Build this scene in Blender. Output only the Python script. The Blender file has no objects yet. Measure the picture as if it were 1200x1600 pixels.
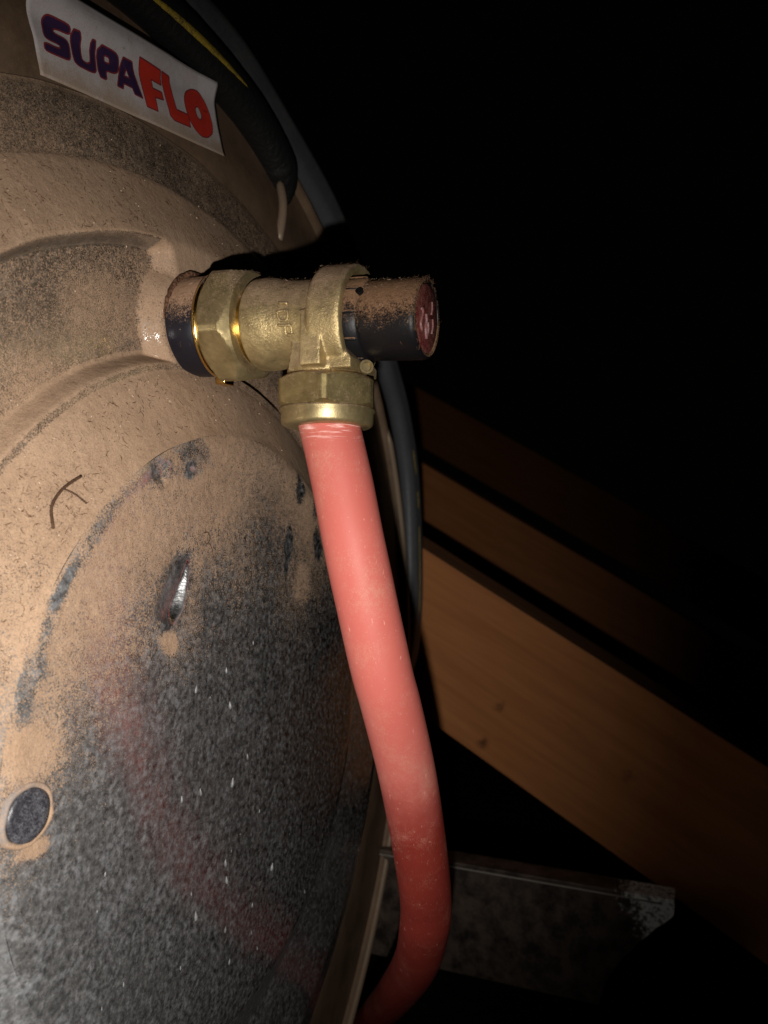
import bpy, bmesh, math, random
from mathutils import Vector, Matrix, noise as mnoise

random.seed(7)
S = bpy.context.scene
COL = S.collection
V = Vector

# ------------------------------------------------------------------ camera, world, light, exposure
CAM_POS = V((0.18872, -0.23778, 0.06913))
CAM_R = V((0.93133, 0.36397, 0.01199)); CAM_F = V((-0.36416, 0.93097, 0.02591)); CAM_U = V((-0.00174, -0.02849, 0.99959))
cd = bpy.data.cameras.new('camera')
cd.sensor_fit = 'VERTICAL'; cd.sensor_height = 24.0; cd.lens = 24.0 * 1209.0 / 1600.0
cd.clip_start = 0.01; cd.clip_end = 50
cd.dof.use_dof = True; cd.dof.focus_distance = 0.252; cd.dof.aperture_fstop = 11.0
cam = bpy.data.objects.new('camera', cd); COL.objects.link(cam)
cam.matrix_world = Matrix(((CAM_R.x, CAM_U.x, -CAM_F.x, CAM_POS.x), (CAM_R.y, CAM_U.y, -CAM_F.y, CAM_POS.y),
                           (CAM_R.z, CAM_U.z, -CAM_F.z, CAM_POS.z), (0, 0, 0, 1)))
S.camera = cam

W = bpy.data.worlds.new('World'); S.world = W; W.use_nodes = True
W.node_tree.nodes['Background'].inputs[0].default_value = (0.02, 0.018, 0.016, 1)
W.node_tree.nodes['Background'].inputs[1].default_value = 0.02

ld = bpy.data.lights.new('phone_flash', 'SPOT')
ld.energy = 4.4; ld.color = (1.0, 0.965, 0.915); ld.shadow_soft_size = 0.0022
ld.spot_size = math.radians(92); ld.spot_blend = 1.0
flash = bpy.data.objects.new('phone_flash', ld); COL.objects.link(flash)
flash.location = CAM_POS - CAM_R * 0.0035 - CAM_U * 0.030
aim = V((0.04, -0.084, 0.037)) - flash.location
flash.rotation_euler = aim.to_track_quat('-Z', 'Y').to_euler()

S.view_settings.view_transform = 'Standard'; S.view_settings.look = 'None'
S.view_settings.exposure = 0.0; S.view_settings.gamma = 1.0
S.cycles.max_bounces = 6

# ------------------------------------------------------------------ node helpers
class NT:
    def __init__(self, name):
        self.m = bpy.data.materials.new(name); self.m.use_nodes = True
        self.t = self.m.node_tree; self.t.nodes.clear()
        self.out = self.t.nodes.new('ShaderNodeOutputMaterial')
        self.tc = self.t.nodes.new('ShaderNodeTexCoord')
        self.obj = self.tc.outputs['Object']
    def n(self, kind, **kw):
        nd = self.t.nodes.new(kind)
        for k, v in kw.items(): setattr(nd, k, v)
        return nd
    def put(self, sock, v):
        if hasattr(v, 'is_linked') or isinstance(v, bpy.types.NodeSocket): self.t.links.new(v, sock)
        elif isinstance(v, (tuple, list)) and len(v) == 3 and sock.type == 'RGBA': sock.default_value = (*v, 1)
        else: sock.default_value = v
    def math(self, op, a, b=0.0, c=0.0, clamp=False):
        nd = self.n('ShaderNodeMath', operation=op); nd.use_clamp = clamp
        for i, x in enumerate((a, b, c)): self.put(nd.inputs[i], x)
        return nd.outputs[0]
    def mapping(self, scale=(1, 1, 1), rot=(0, 0, 0), loc=(0, 0, 0)):
        nd = self.n('ShaderNodeMapping'); self.t.links.new(self.obj, nd.inputs[0])
        nd.inputs['Location'].default_value = loc; nd.inputs['Rotation'].default_value = rot; nd.inputs['Scale'].default_value = scale
        return nd.outputs[0]
    def noise(self, scale, detail=3, rough=0.55, vec=None, dist=0.0):
        nd = self.n('ShaderNodeTexNoise'); self.t.links.new(vec or self.obj, nd.inputs['Vector'])
        nd.inputs['Scale'].default_value = scale; nd.inputs['Detail'].default_value = detail
        nd.inputs['Roughness'].default_value = rough; nd.inputs['Distortion'].default_value = dist
        return nd.outputs['Fac']
    def voro(self, scale, vec=None, feat='F1', out='Distance', rnd=1.0):
        nd = self.n('ShaderNodeTexVoronoi', feature=feat); self.t.links.new(vec or self.obj, nd.inputs['Vector'])
        nd.inputs['Scale'].default_value = scale; nd.inputs['Randomness'].default_value = rnd
        return nd.outputs[out]
    def ramp(self, fac, stops, interp='LINEAR'):
        nd = self.n('ShaderNodeValToRGB'); self.put(nd.inputs[0], fac); cr = nd.color_ramp; cr.interpolation = interp
        while len(cr.elements) < len(stops): cr.elements.new(0.5)
        for e, (p, c) in zip(cr.elements, stops):
            e.position = p; e.color = (*c, 1) if isinstance(c, tuple) else (c, c, c, 1)
        return nd.outputs[0]
    def mixc(self, f, a, b, mode='MIX'):
        nd = self.n('ShaderNodeMix', data_type='RGBA', blend_type=mode)
        self.put(nd.inputs[0], f); self.put(nd.inputs[6], a); self.put(nd.inputs[7], b)
        return nd.outputs[2]
    def bsdf(self, color, rough=0.5, metal=0.0, spec=0.5, normal=None, coat=0.0):
        nd = self.n('ShaderNodeBsdfPrincipled')
        self.put(nd.inputs['Base Color'], color); self.put(nd.inputs['Roughness'], rough); self.put(nd.inputs['Metallic'], metal)
        nd.inputs['Specular IOR Level'].default_value = spec
        if coat: nd.inputs['Coat Weight'].default_value = coat; nd.inputs['Coat Roughness'].default_value = 0.25
        if normal: self.put(nd.inputs['Normal'], normal)
        return nd.outputs[0]
    def bump(self, h, strength=0.3, dist=0.001, normal=None):
        nd = self.n('ShaderNodeBump'); self.put(nd.inputs['Height'], h)
        nd.inputs['Strength'].default_value = strength; nd.inputs['Distance'].default_value = dist
        if normal: self.put(nd.inputs['Normal'], normal)
        return nd.outputs[0]
    def mixs(self, f, a, b):
        nd = self.n('ShaderNodeMixShader'); self.put(nd.inputs[0], f)
        self.t.links.new(a, nd.inputs[1]); self.t.links.new(b, nd.inputs[2]); return nd.outputs[0]
    def attr(self, name):
        nd = self.n('ShaderNodeAttribute'); nd.attribute_name = name; return nd.outputs['Fac']
    def up(self):
        g = self.n('ShaderNodeNewGeometry'); s = self.n('ShaderNodeSeparateXYZ')
        self.t.links.new(g.outputs['Normal'], s.inputs[0]); return s.outputs[2]
    def done(self, sh): self.t.links.new(sh, self.out.inputs[0]); return self.m

DUST_A = (0.385, 0.258, 0.170); DUST_B = (0.21, 0.132, 0.083)
def dust_shader(t, tintA=DUST_A, tintB=DUST_B):
    big = t.math('ADD', t.math('MULTIPLY', t.noise(60, 5, .7), .6), t.math('MULTIPLY', t.noise(260, 4, .7), .4)); fine = t.noise(1900, 3, .7)
    f = t.math('ADD', t.math('MULTIPLY', big, .6), t.math('MULTIPLY', fine, .5))
    col = t.ramp(f, [(.34, tintB), (.66, tintA)])
    lump = t.math('ADD', t.math('MULTIPLY', t.noise(420, 4, .65), 1.0), t.math('MULTIPLY', t.noise(2600, 2, .6), .35))
    return t.bsdf(col, .95, 0, .12, t.bump(lump, .55, .0007))
def coverage(t, level, fine=.6, mid=.3, big=.3, k=1.5, stretch=None):
    vec = t.mapping(stretch) if stretch else None
    s = t.math('MULTIPLY', t.math('SUBTRACT', t.noise(2500, 2, .6, vec), .5), fine * 2)
    s = t.math('ADD', s, t.math('MULTIPLY', t.math('SUBTRACT', t.noise(480, 3, .6, vec), .5), mid * 2))
    s = t.math('ADD', s, t.math('MULTIPLY', t.math('SUBTRACT', t.noise(70, 3, .5), .5), big * 2))
    x = t.math('SUBTRACT', t.math('ADD', level, s), .5)
    return t.math('MULTIPLY_ADD', x, k, .5, clamp=True)
def up_level(t, base, gain):      # dust settles on what faces the sky
    return t.math('MULTIPLY_ADD', t.up(), gain, base)

# galvanised steel: grey zinc with dull white oxide blotches, dust by the 'dust' coverage of the sheet
def pan_material(name, tint, film):
    t = NT(name)
    blot = t.noise(95, 4, .6); fl2 = t.noise(1500, 3, .7); mid = t.noise(520, 4, .65)
    wv = t.n('ShaderNodeVectorMath', operation='MULTIPLY_ADD'); nn = t.n('ShaderNodeTexNoise'); t.t.links.new(t.obj, nn.inputs['Vector']); nn.inputs['Scale'].default_value = 500
    t.t.links.new(nn.outputs['Color'], wv.inputs[0]); wv.inputs[1].default_value = (.0022, .0022, .0030); t.t.links.new(t.obj, wv.inputs[2])
    c1 = t.voro(430, wv.outputs[0], out='Color'); c2 = t.voro(200, wv.outputs[0], out='Color')
    cells = t.ramp(c1, [(.2, .44), (.85, .66)])
    metal = t.bsdf(cells, t.ramp(blot, [(.35, .17), (.7, .24)]), 1.0, .5, t.bump(blot, .05, .0005))
    flake = t.math('MULTIPLY_ADD', t.math('SUBTRACT', t.math('ADD', t.math('MULTIPLY', c2, .55), t.math('MULTIPLY', mid, .7)), .70), 6, .1, clamp=True)
    flake2 = t.math('MULTIPLY_ADD', t.math('SUBTRACT', t.math('ADD', t.math('MULTIPLY', c1, .5), t.math('MULTIPLY', fl2, .6)), .68), 6, .0, clamp=True)
    oxc = t.mixc(t.math('MULTIPLY', flake, .45), t.ramp(t.math('ADD', t.math('MULTIPLY', mid, .45), t.math('MULTIPLY', fl2, .55)), [(.36, (.125, .122, .120)), (.64, (.225, .221, .218))]), (.34, .345, .355))
    oxc = t.mixc(t.math('MULTIPLY', flake2, .35), oxc, (.48, .485, .49))
    sx = t.n('ShaderNodeSeparateXYZ'); t.t.links.new(t.obj, sx.inputs[0])
    hi = t.math('MULTIPLY_ADD', sx.outputs[2], 14, .1, clamp=True)
    film = t.math('MULTIPLY_ADD', sx.outputs[1], -2.6, film - .03, clamp=True)
    oxc = t.mixc(1.0, oxc, t.mixc(hi, (.88, .88, .89), tint), 'MULTIPLY')
    oxide = t.bsdf(oxc, .42, .1, .45, t.bump(t.math('ADD', mid, t.math('MULTIPLY', flake, .4)), .14, .0005))
    zinc = t.mixs(t.math('MULTIPLY_ADD', t.math('SUBTRACT', mid, .5), 1.5, film, clamp=True), metal, oxide)
    bare = t.bsdf(t.ramp(t.noise(700, 3), [(.3, .45), (.7, .85)]), t.ramp(t.noise(400, 3), [(.3, .2), (.7, .38)]), 1.0, .5, t.bump(t.noise(600, 3, .6, t.mapping((1, .4, 1.6))), .25, .0006))
    zinc = t.mixs(t.attr('bare'), zinc, bare)
    return t.done(t.mixs(coverage(t, t.attr('dust'), fine=1.25, mid=.32, big=.20, k=2.3), zinc, dust_shader(t)))
M_PAN = pan_material('galvanised_dusty', (.92, .92, .93), .37)
M_RING = pan_material('galvanised_brown_film', (.60, .47, .36), .58)

t = NT('flange_brown_film')
dcol = t.ramp(t.noise(60, 4, .6), [(.3, (.115, .072, .044)), (.7, (.20, .13, .08))])
flm = t.bsdf(dcol, .55, .15, .4, t.bump(t.noise(700, 3), .12, .0004))
M_FLANGE = t.done(t.mixs(coverage(t, up_level(t, .22, .2), k=1.6), flm, dust_shader(t, (.25, .15, .09), (.16, .095, .055))))

t = NT('lip_pale')
M_LIP = t.done(t.mixs(coverage(t, up_level(t, .3, .2)), t.bsdf((.26, .19, .13), .5, .2), dust_shader(t, (.28, .18, .11), (.18, .11, .07))))
t = NT('shell_dark')
M_SHELL = t.done(t.bsdf((.05, .045, .04), .5, .4))
t = NT('plug_rubber')
M_PLUG = t.done(t.mixs(coverage(t, .26, k=2), t.bsdf((.022, .021, .026), .42, 0, .6, t.bump(t.noise(500, 4), .5, .0007)),
                       t.bsdf((.16, .16, .175), .6, .1)))
t = NT('plug_rim_zinc')
M_PLUGRIM = t.done(t.mixs(coverage(t, t.attr('dust')), t.bsdf((.15, .15, .155), .75, .0, .2), dust_shader(t)))
t = NT('scraped_metal')
M_SCRAPE = t.done(t.bsdf(t.ramp(t.noise(900, 3), [(.3, .35), (.7, .8)]), .28, 1.0, .5, t.bump(t.noise(800, 3), .4, .0006)))
t = NT('zinc_drip')
M_DRIP = t.done(t.bsdf(t.ramp(t.noise(300, 2), [(.35, .11), (.65, .24)]), .5, .2, .4))

def brass(name, col, rough, metal, base, gain, cast):
    t = NT(name)
    c = t.mixc(t.ramp(t.noise(110, 5, .7), [(.36, 0.), (.62, 1.)]), tuple(x * .58 for x in col), col)
    h = t.math('ADD', t.noise(1100 if cast else 300, 3, .7), t.math('MULTIPLY', t.noise(3200, 2, .6), .5))
    b = t.bsdf(c, t.ramp(t.noise(260, 3), [(.3, rough * .85), (.7, rough * 1.2)]), metal, .5, t.bump(h, .45 if cast else .12, .0006))
    return t.done(t.mixs(coverage(t, up_level(t, base, gain), k=1.7), b, dust_shader(t)))
M_CAST = brass('brass_cast', (.54, .41, .20), .43, .72, .23, .60, True)
M_NUT = brass('brass_nut', (.42, .325, .145), .36, .80, .12, .42, False)
M_SEAT = brass('brass_dull_nut', (.42, .325, .16), .40, .74, .20, .40, False)
M_POLISH = brass('brass_polished', (.85, .58, .20), .18, 1.0, -.10, .75, False)

t = NT('nipple_steel')
M_NIPPLE = t.done(t.mixs(coverage(t, up_level(t, .40, 1.0), k=2.4), t.bsdf((.012, .011, .016), .32, .2, .4, t.bump(t.noise(250, 3), .10, .0006)),
                         dust_shader(t, (.33, .20, .125), (.20, .11, .065))))
t = NT('rust_crust')
M_RUST = t.done(t.bsdf(t.ramp(t.noise(700, 4, .7), [(.35, (.05, .022, .012)), (.65, (.19, .10, .06))]), .95, 0, .1, t.bump(t.noise(900, 4), 1, .0012)))
t = NT('cap_black_plastic')
M_CAP = t.done(t.mixs(coverage(t, up_level(t, .46, 1.0), fine=.8, mid=.45, k=1.9), t.bsdf((.008, .007, .008), .42, 0, .22, t.bump(t.noise(600, 3), .15, .0005)),
                      dust_shader(t, (.30, .17, .095), (.17, .09, .05))))
t = NT('badge_maroon')
M_BADGE = t.done(t.mixs(coverage(t, .44, mid=.5, k=1.8), t.bsdf((.13, .010, .014), .35, 0, .5), dust_shader(t, (.30, .13, .10), (.2, .07, .05))))
t = NT('badge_print'); M_PRINT = t.done(t.mixs(coverage(t, .52, mid=.7, k=2), t.bsdf((.32, .21, .21), .6), dust_shader(t, (.3, .1, .09), (.2, .05, .04))))

t = NT('pipe_red')
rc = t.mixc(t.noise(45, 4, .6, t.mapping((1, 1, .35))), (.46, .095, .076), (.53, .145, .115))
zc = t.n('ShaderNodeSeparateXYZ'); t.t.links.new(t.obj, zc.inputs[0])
upper_pale = t.math('MULTIPLY_ADD', t.math('ADD', t.math('ADD', zc.outputs[2], .024), t.math('MULTIPLY', t.math('SUBTRACT', t.noise(70, 4, .6), .5), .03)), 42, .5, clamp=True)
rc = t.mixc(upper_pale, t.mixc(t.noise(60, 4, .65), (.20, .022, .016), (.34, .046, .030)), rc)  # salmon above, deeper red towards the bend, with a noise-broken boundary
sc = t.noise(900, 3, .6, t.mapping((.6, .6, .25)))
rc = t.mixc(t.math('MULTIPLY_ADD', t.math('SUBTRACT', sc, .66), 7, 0, clamp=True), rc, (.78, .36, .30))
zs = t.n('ShaderNodeSeparateXYZ'); t.t.links.new(t.obj, zs.inputs[0])
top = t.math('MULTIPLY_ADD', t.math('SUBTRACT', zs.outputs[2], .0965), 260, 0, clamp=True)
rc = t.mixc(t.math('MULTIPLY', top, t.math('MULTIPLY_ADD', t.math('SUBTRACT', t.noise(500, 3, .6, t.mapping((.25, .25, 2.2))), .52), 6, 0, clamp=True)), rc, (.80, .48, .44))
pd = t.math('MULTIPLY_ADD', t.math('SUBTRACT', t.voro(520), .09), -14, 0, clamp=True)
rc = t.mixc(t.math('MULTIPLY', pd, .5), rc, (.80, .46, .36))
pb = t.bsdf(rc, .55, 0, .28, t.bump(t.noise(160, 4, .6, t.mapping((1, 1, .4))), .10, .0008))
M_PIPE = t.done(t.mixs(coverage(t, t.math('MULTIPLY_ADD', upper_pale, .14, .0), big=.6, k=1.4), pb, t.bsdf((.52, .25, .18), .9, 0, .1)))
t = NT('scuff_pale'); M_SCUFF = t.done(t.bsdf((.82, .45, .40), .6))

t = NT('cable_black')
M_CABLE = t.done(t.mixs(coverage(t, up_level(t, .20, .28), k=1.2), t.bsdf((.070, .073, .080), .42, 0, .5, t.bump(t.noise(500, 4), .25, .0008)),
                        t.bsdf((.16, .145, .13), .9, 0, .1)))
t = NT('cable_inner_black')
M_CABLE2 = t.done(t.bsdf((.010, .010, .010), .5, 0, .5, t.bump(t.noise(420, 4), .6, .0012)))
t = NT('stripe_yellow')
M_YEL = t.done(t.mixs(coverage(t, .40, k=3), t.bsdf((.40, .28, .03), .5), t.bsdf((.09, .065, .03), .7)))

def wood(name, a, b):
    t = NT(name)
    m0 = t.n('ShaderNodeMapping'); t.t.links.new(t.obj, m0.inputs[0]); m0.inputs['Rotation'].default_value = (0, math.radians(-30), 0)
    m1 = t.n('ShaderNodeMapping'); t.t.links.new(m0.outputs[0], m1.inputs[0]); m1.inputs['Scale'].default_value = (1.6, 26, 26); mp = m1.outputs[0]
    g = t.ramp(t.noise(3.2, 7, .66, mp, 1.2), [(.30, 0.0), (.70, 1.0)]); g2 = t.noise(5, 4, .5)
    c = t.mixc(g, a, b); c = t.mixc(t.math('MULTIPLY', g2, .4), c, tuple(x * .55 for x in a))
    for (kx, kz) in ((.0597, -.0586), (.0466, -.0888), (.15, -.10), (-.2, .1)):
        vd = t.n('ShaderNodeVectorMath', operation='DISTANCE'); t.t.links.new(t.obj, vd.inputs[0]); vd.inputs[1].default_value = (kx, .335, kz)
        wob = t.math('MULTIPLY_ADD', t.noise(180, 3), .014, vd.outputs['Value'])
        c = t.mixc(t.math('MULTIPLY', t.math('MULTIPLY_ADD', wob, -160, 2.0, clamp=True), .75), c, (.07, .028, .012))
    bsd = t.bsdf(c, .75, 0, .2, t.bump(g, .2, .001))
    return t.done(t.mixs(coverage(t, up_level(t, -.1, .5), k=1.2), bsd, t.bsdf((.20, .16, .12), .95, 0, .1)))
M_WOOD = wood('rafter_pine', (.38, .140, .046), (.56, .222, .076))
t = NT('steel_worn')
pos = t.n('ShaderNodeSeparateXYZ'); t.t.links.new(t.obj, pos.inputs[0])
wz = t.math('MULTIPLY_ADD', t.math('ADD', pos.outputs[2], .144), .55, pos.outputs[0])     # slanted towards the end
near = t.math('MULTIPLY_ADD', t.math('SUBTRACT', wz, .138), 40, .0, clamp=True)
pm = t.math('MULTIPLY_ADD', t.math('SUBTRACT', t.math('MULTIPLY_ADD', near, .30, t.noise(330, 6, .85)), .715), 11, .0, clamp=True)
sp = t.math('MULTIPLY_ADD', t.math('SUBTRACT', t.noise(520, 4, .75), .66), 10, 0, clamp=True)
dark = t.bsdf(t.mixc(t.ramp(t.noise(95, 6, .72), [(.38, 0.), (.62, 1.)]), (.022, .016, .013), (.115, .082, .062)), .6, .3, .4, t.bump(t.noise(400, 4), .3, .0008))
dark = t.mixs(t.math('MULTIPLY', sp, .6), dark, t.bsdf((.30, .26, .22), .8))
M_STEEL = t.done(t.mixs(pm, dark, t.bsdf((.88, .86, .82), .6, 0, .4, t.bump(t.noise(600, 4), .6, .001))))
t = NT('steel_edge'); M_EDGE = t.done(t.bsdf((.35, .31, .27), .5, .4))

t = NT('sticker_white')
skc = t.mixc(t.math('MULTIPLY_ADD', t.math('SUBTRACT', t.noise(480, 3, .7), .66), 9, 0, clamp=True), (.58, .53, .53), (.22, .15, .11))
M_STICK = t.done(t.mixs(coverage(t, t.attr('dust'), big=.5, k=1.1), t.bsdf(skc, .33, 0, .5, t.bump(t.noise(90, 2), .1, .001)),
                        t.bsdf((.36, .265, .20), .9, 0, .1)))
t = NT('ink_navy'); M_NAVY = t.done(t.bsdf(t.mixc(t.noise(300, 4), (.030, .014, .050), (.055, .026, .075)), .45))
t = NT('ink_red'); M_RED = t.done(t.bsdf(t.mixc(t.noise(300, 4), (.52, .028, .018), (.62, .05, .03)), .4))
t = NT('ink_outline'); M_OUTL = t.done(t.bsdf((.22, .03, .035), .5))
t = NT('twig_bark'); M_TWIG = t.done(t.bsdf(t.mixc(t.noise(800, 3), (.028, .012, .008), (.10, .055, .03)), .8, 0, .2, t.bump(t.noise(1200, 3), .6, .0005)))
t = NT('debris_brown'); M_DEB = t.done(t.bsdf(t.mixc(t.noise(120, 2), (.035, .017, .009), (.17, .09, .045)), .9, 0, .1))
t = NT('debris_pale'); M_DEBP = t.done(t.bsdf((.52, .38, .27), .8, 0, .2))
t = NT('debris_fluff'); M_FLUFF = t.done(t.bsdf(t.mixc(t.noise(400, 2), (.05, .027, .015), (.22, .13, .075)), .95, 0, .1))
t = NT('ceiling_dust'); M_FLOOR = t.done(t.bsdf(t.mixc(t.noise(8, 5, .6), (.035, .028, .022), (.09, .07, .05)), .95, 0, .1, t.bump(t.noise(30, 5), .8, .02)))

# ------------------------------------------------------------------ object helpers
def empty(name, loc, label, cat, group=None):
    o = bpy.data.objects.new(name, None); COL.objects.link(o); o.location = loc; o.empty_display_size = .02
    tag(o, label, cat, group); return o
def tag(o, label, cat=None, group=None):
    o['label'] = label
    if cat: o['category'] = cat
    if group: o['group'] = group
def link(name, me, mats, parent=None, smooth=True):
    o = bpy.data.objects.new(name, me); COL.objects.link(o)
    for m in (mats if isinstance(mats, list) else [mats]): me.materials.append(m)
    if smooth:
        for p in me.polygons: p.use_smooth = True
    if parent:
        o.parent = parent
        pl = V((0, 0, 0)); q = parent
        while q: pl += q.location; q = q.parent
        # meshes are written in world coordinates; undo the parents' own places
        o.matrix_parent_inverse = Matrix.Translation(-parent.matrix_offset) if hasattr(parent, 'matrix_offset') else Matrix.Identity(4)
        if parent.type == 'EMPTY': o.matrix_parent_inverse = Matrix.Translation(-parent.location)
    return o
def mesh(name, vs, fs, mats, parent=None, smooth=True, fmat=None):
    me = bpy.data.meshes.new(name); me.from_pydata([tuple(v) for v in vs], [], fs); me.update()
    o = link(name, me, mats, parent, smooth)
    if fmat:
        for p, k in zip(me.polygons, fmat): p.material_index = k
    return o
def frame(d):
    d = d.normalized(); a = V((0, 0, 1)) if abs(d.z) < .9 else V((0, 1, 0))
    u = (a - d * a.dot(d)).normalized(); return u, d.cross(u)
def lathe_geo(o, d, prof, n=64, wob=0.0, seed=0, caps=True):
    o = V(o); d = V(d).normalized(); u, v = frame(d); vs = []; fs = []
    for i, (s, r) in enumerate(prof):
        for k in range(n):
            a = 2 * math.pi * k / n
            rr = r * (1 + wob * mnoise.noise(V((math.cos(a) * 1.7, math.sin(a) * 1.7, s * 140 + seed))))
            vs.append(o + d * s + (u * math.cos(a) + v * math.sin(a)) * rr)
    for i in range(len(prof) - 1):
        for k in range(n):
            k2 = (k + 1) % n
            fs.append((i * n + k, (i + 1) * n + k, (i + 1) * n + k2, i * n + k2))
    if caps:
        fs.append(tuple(range(n))); m = (len(prof) - 1) * n; fs.append(tuple(reversed(range(m, m + n))))
    return vs, fs
def merge(*gs):
    V_, F_ = [], []
    for vs, fs in gs:
        b = len(V_); V_ += list(vs); F_ += [tuple(i + b for i in f) for f in fs]
    return V_, F_
def tube_geo(pts, rad, n=10, cap=True):
    pts = [V(p) for p in pts]; vs = []; fs = []; N = len(pts)
    up = None
    for i, p in enumerate(pts):
        tg = (pts[min(i + 1, N - 1)] - pts[max(i - 1, 0)]).normalized()
        if up is None: up, _ = frame(tg)
        up = (up - tg * up.dot(tg)).normalized(); sd = tg.cross(up)
        r = rad[i] if isinstance(rad, (list, tuple)) else rad
        for k in range(n):
            a = 2 * math.pi * k / n; vs.append(p + (up * math.cos(a) + sd * math.sin(a)) * r)
    for i in range(N - 1):
        for k in range(n):
            k2 = (k + 1) % n; fs.append((i * n + k, i * n + k2, (i + 1) * n + k2, (i + 1) * n + k))
    if cap: fs.append(tuple(reversed(range(n)))); fs.append(tuple(range((N - 1) * n, N * n)))
    return vs, fs
def spline(pts, per=8):
    pts = [V(p) for p in pts]; out = []
    P = [pts[0] * 2 - pts[1]] + pts + [pts[-1] * 2 - pts[-2]]
    for i in range(1, len(P) - 2):
        for k in range(per):
            s = k / per; a, b, c, d = P[i - 1], P[i], P[i + 1], P[i + 2]
            out.append(.5 * ((2 * b) + (c - a) * s + (2 * a - 5 * b + 4 * c - d) * s * s + (3 * b - a - 3 * c + d) * s ** 3))
    out.append(pts[-1]); return out
def box_geo(x0, x1, y0, y1, z0, z1):
    vs = [V((x, y, z)) for x in (x0, x1) for y in (y0, y1) for z in (z0, z1)]
    return vs, [(0, 1, 3, 2), (4, 6, 7, 5), (0, 4, 5, 1), (2, 3, 7, 6), (0, 2, 6, 4), (1, 5, 7, 3)]
def bevel(o, w, seg=2, ang=35):
    m = o.modifiers.new('bevel', 'BEVEL'); m.width = w; m.segments = seg; m.limit_method = 'ANGLE'; m.angle_limit = math.radians(ang)
    m.harden_normals = False
def sstep(a, b, x):
    if a == b: return float(x > a)
    s = max(0., min(1., (x - a) / (b - a))); return s * s * (3 - 2 * s)
def lerp_tab(tab, x):
    if x <= tab[0][0]: return tab[0][1]
    for (a, fa), (b, fb) in zip(tab, tab[1:]):
        if x <= b: return fa + (fb - fa) * (x - a) / (b - a)
    return tab[-1][1]
def nz(x, y, z, s): return mnoise.noise(V((x * s, y * s, z * s)))

# ------------------------------------------------------------------ the setting
fl = mesh('ceiling_floor', [V((-4, -3, -.62)), V((4, -3, -.62)), V((4, 5, -.62)), V((-4, 5, -.62))], [(0, 1, 2, 3)], M_FLOOR, None, False)
fl['kind'] = 'structure'

SL = -0.579
def rafter(y, z0, h, label, x0=-1.6, x1=1.05, th=.045, seed=0):
    vs, fs = [], []; n = 60
    hv = h / math.cos(math.atan(SL))
    for i in range(n + 1):
        x = x0 + (x1 - x0) * i / n; z = z0 + SL * x
        w = .0016 * nz(x, seed, 1, 5); w2 = .0012 * nz(x, seed, 3, 9)
        for (yy, zz) in ((y + w2, z - hv + w), (y - w2, z + w), (y + th, z + .001 + w), (y + th, z - hv + w)): vs.append(V((x, yy, zz)))
    for i in range(n):
        for k in range(4):
            k2 = (k + 1) % 4; fs.append((i * 4 + k, i * 4 + k2, i * 4 + 4 + k2, i * 4 + 4 + k))
    fs.append((3, 2, 1, 0)); fs.append(tuple(n * 4 + k for k in range(4)))
    o = mesh('rafter', vs, fs, M_WOOD, None, False); tag(o, label, 'rafter', 'sloping roof rafters behind the tank'); bevel(o, .0012, 2)
    return o
rafter(.335, .0555, .112, 'nearest orange brown timber rafter, sloping down right behind the red pipe', seed=1)
rafter(.85, .070, .112, 'dim middle timber rafter showing above the nearest rafter', seed=5)
rafter(2.0, .177, .150, 'farthest timber rafter, barely visible in the dark above the other two', seed=9)

# steel angle under the tank end: upright plate with a ragged cut end and a short top flange
TOPZ = -.144
end = [(.1829, TOPZ), (.1822, TOPZ - .006), (.1775, TOPZ - .0108), (.1722, TOPZ - .0150), (.1690, TOPZ - .0192), (.1632, TOPZ - .0248), (.1588, TOPZ - .0305),
       (.1530, TOPZ - .0372), (.1490, TOPZ - .0440), (.1440, TOPZ - .0530), (.1405, TOPZ - .0660)]
prof = [(-.75, TOPZ - .066), (-.75, TOPZ)] + end
n = len(prof); vs = [V((x, .2445, z)) for x, z in prof] + [V((x, .2485, z)) for x, z in prof]
fs = [tuple(reversed(range(n))), tuple(range(n, 2 * n))] + [(k, (k + 1) % n, n + (k + 1) % n, n + k) for k in range(n)]
br = empty('angle_bracket', (0.0, .25, TOPZ - .066), 'dark rusty steel angle with flaking white paint at its end, right of the pipe bend', 'bracket')
mesh('upright_plate', vs, fs, M_STEEL, br, False)
o = mesh('top_flange', *box_geo(-.75, .1829, .2415, .2590, TOPZ + .0004, TOPZ + .0044), M_STEEL, br, False); bevel(o, .0007)
mesh('worn_edge', *tube_geo([V((x, .2416 + .0002 * nz(x, 0, 0, 90), TOPZ + .0012)) for x in [-.7 + i * .0146 for i in range(61)]], .0005, 6), M_EDGE, br)

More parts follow.
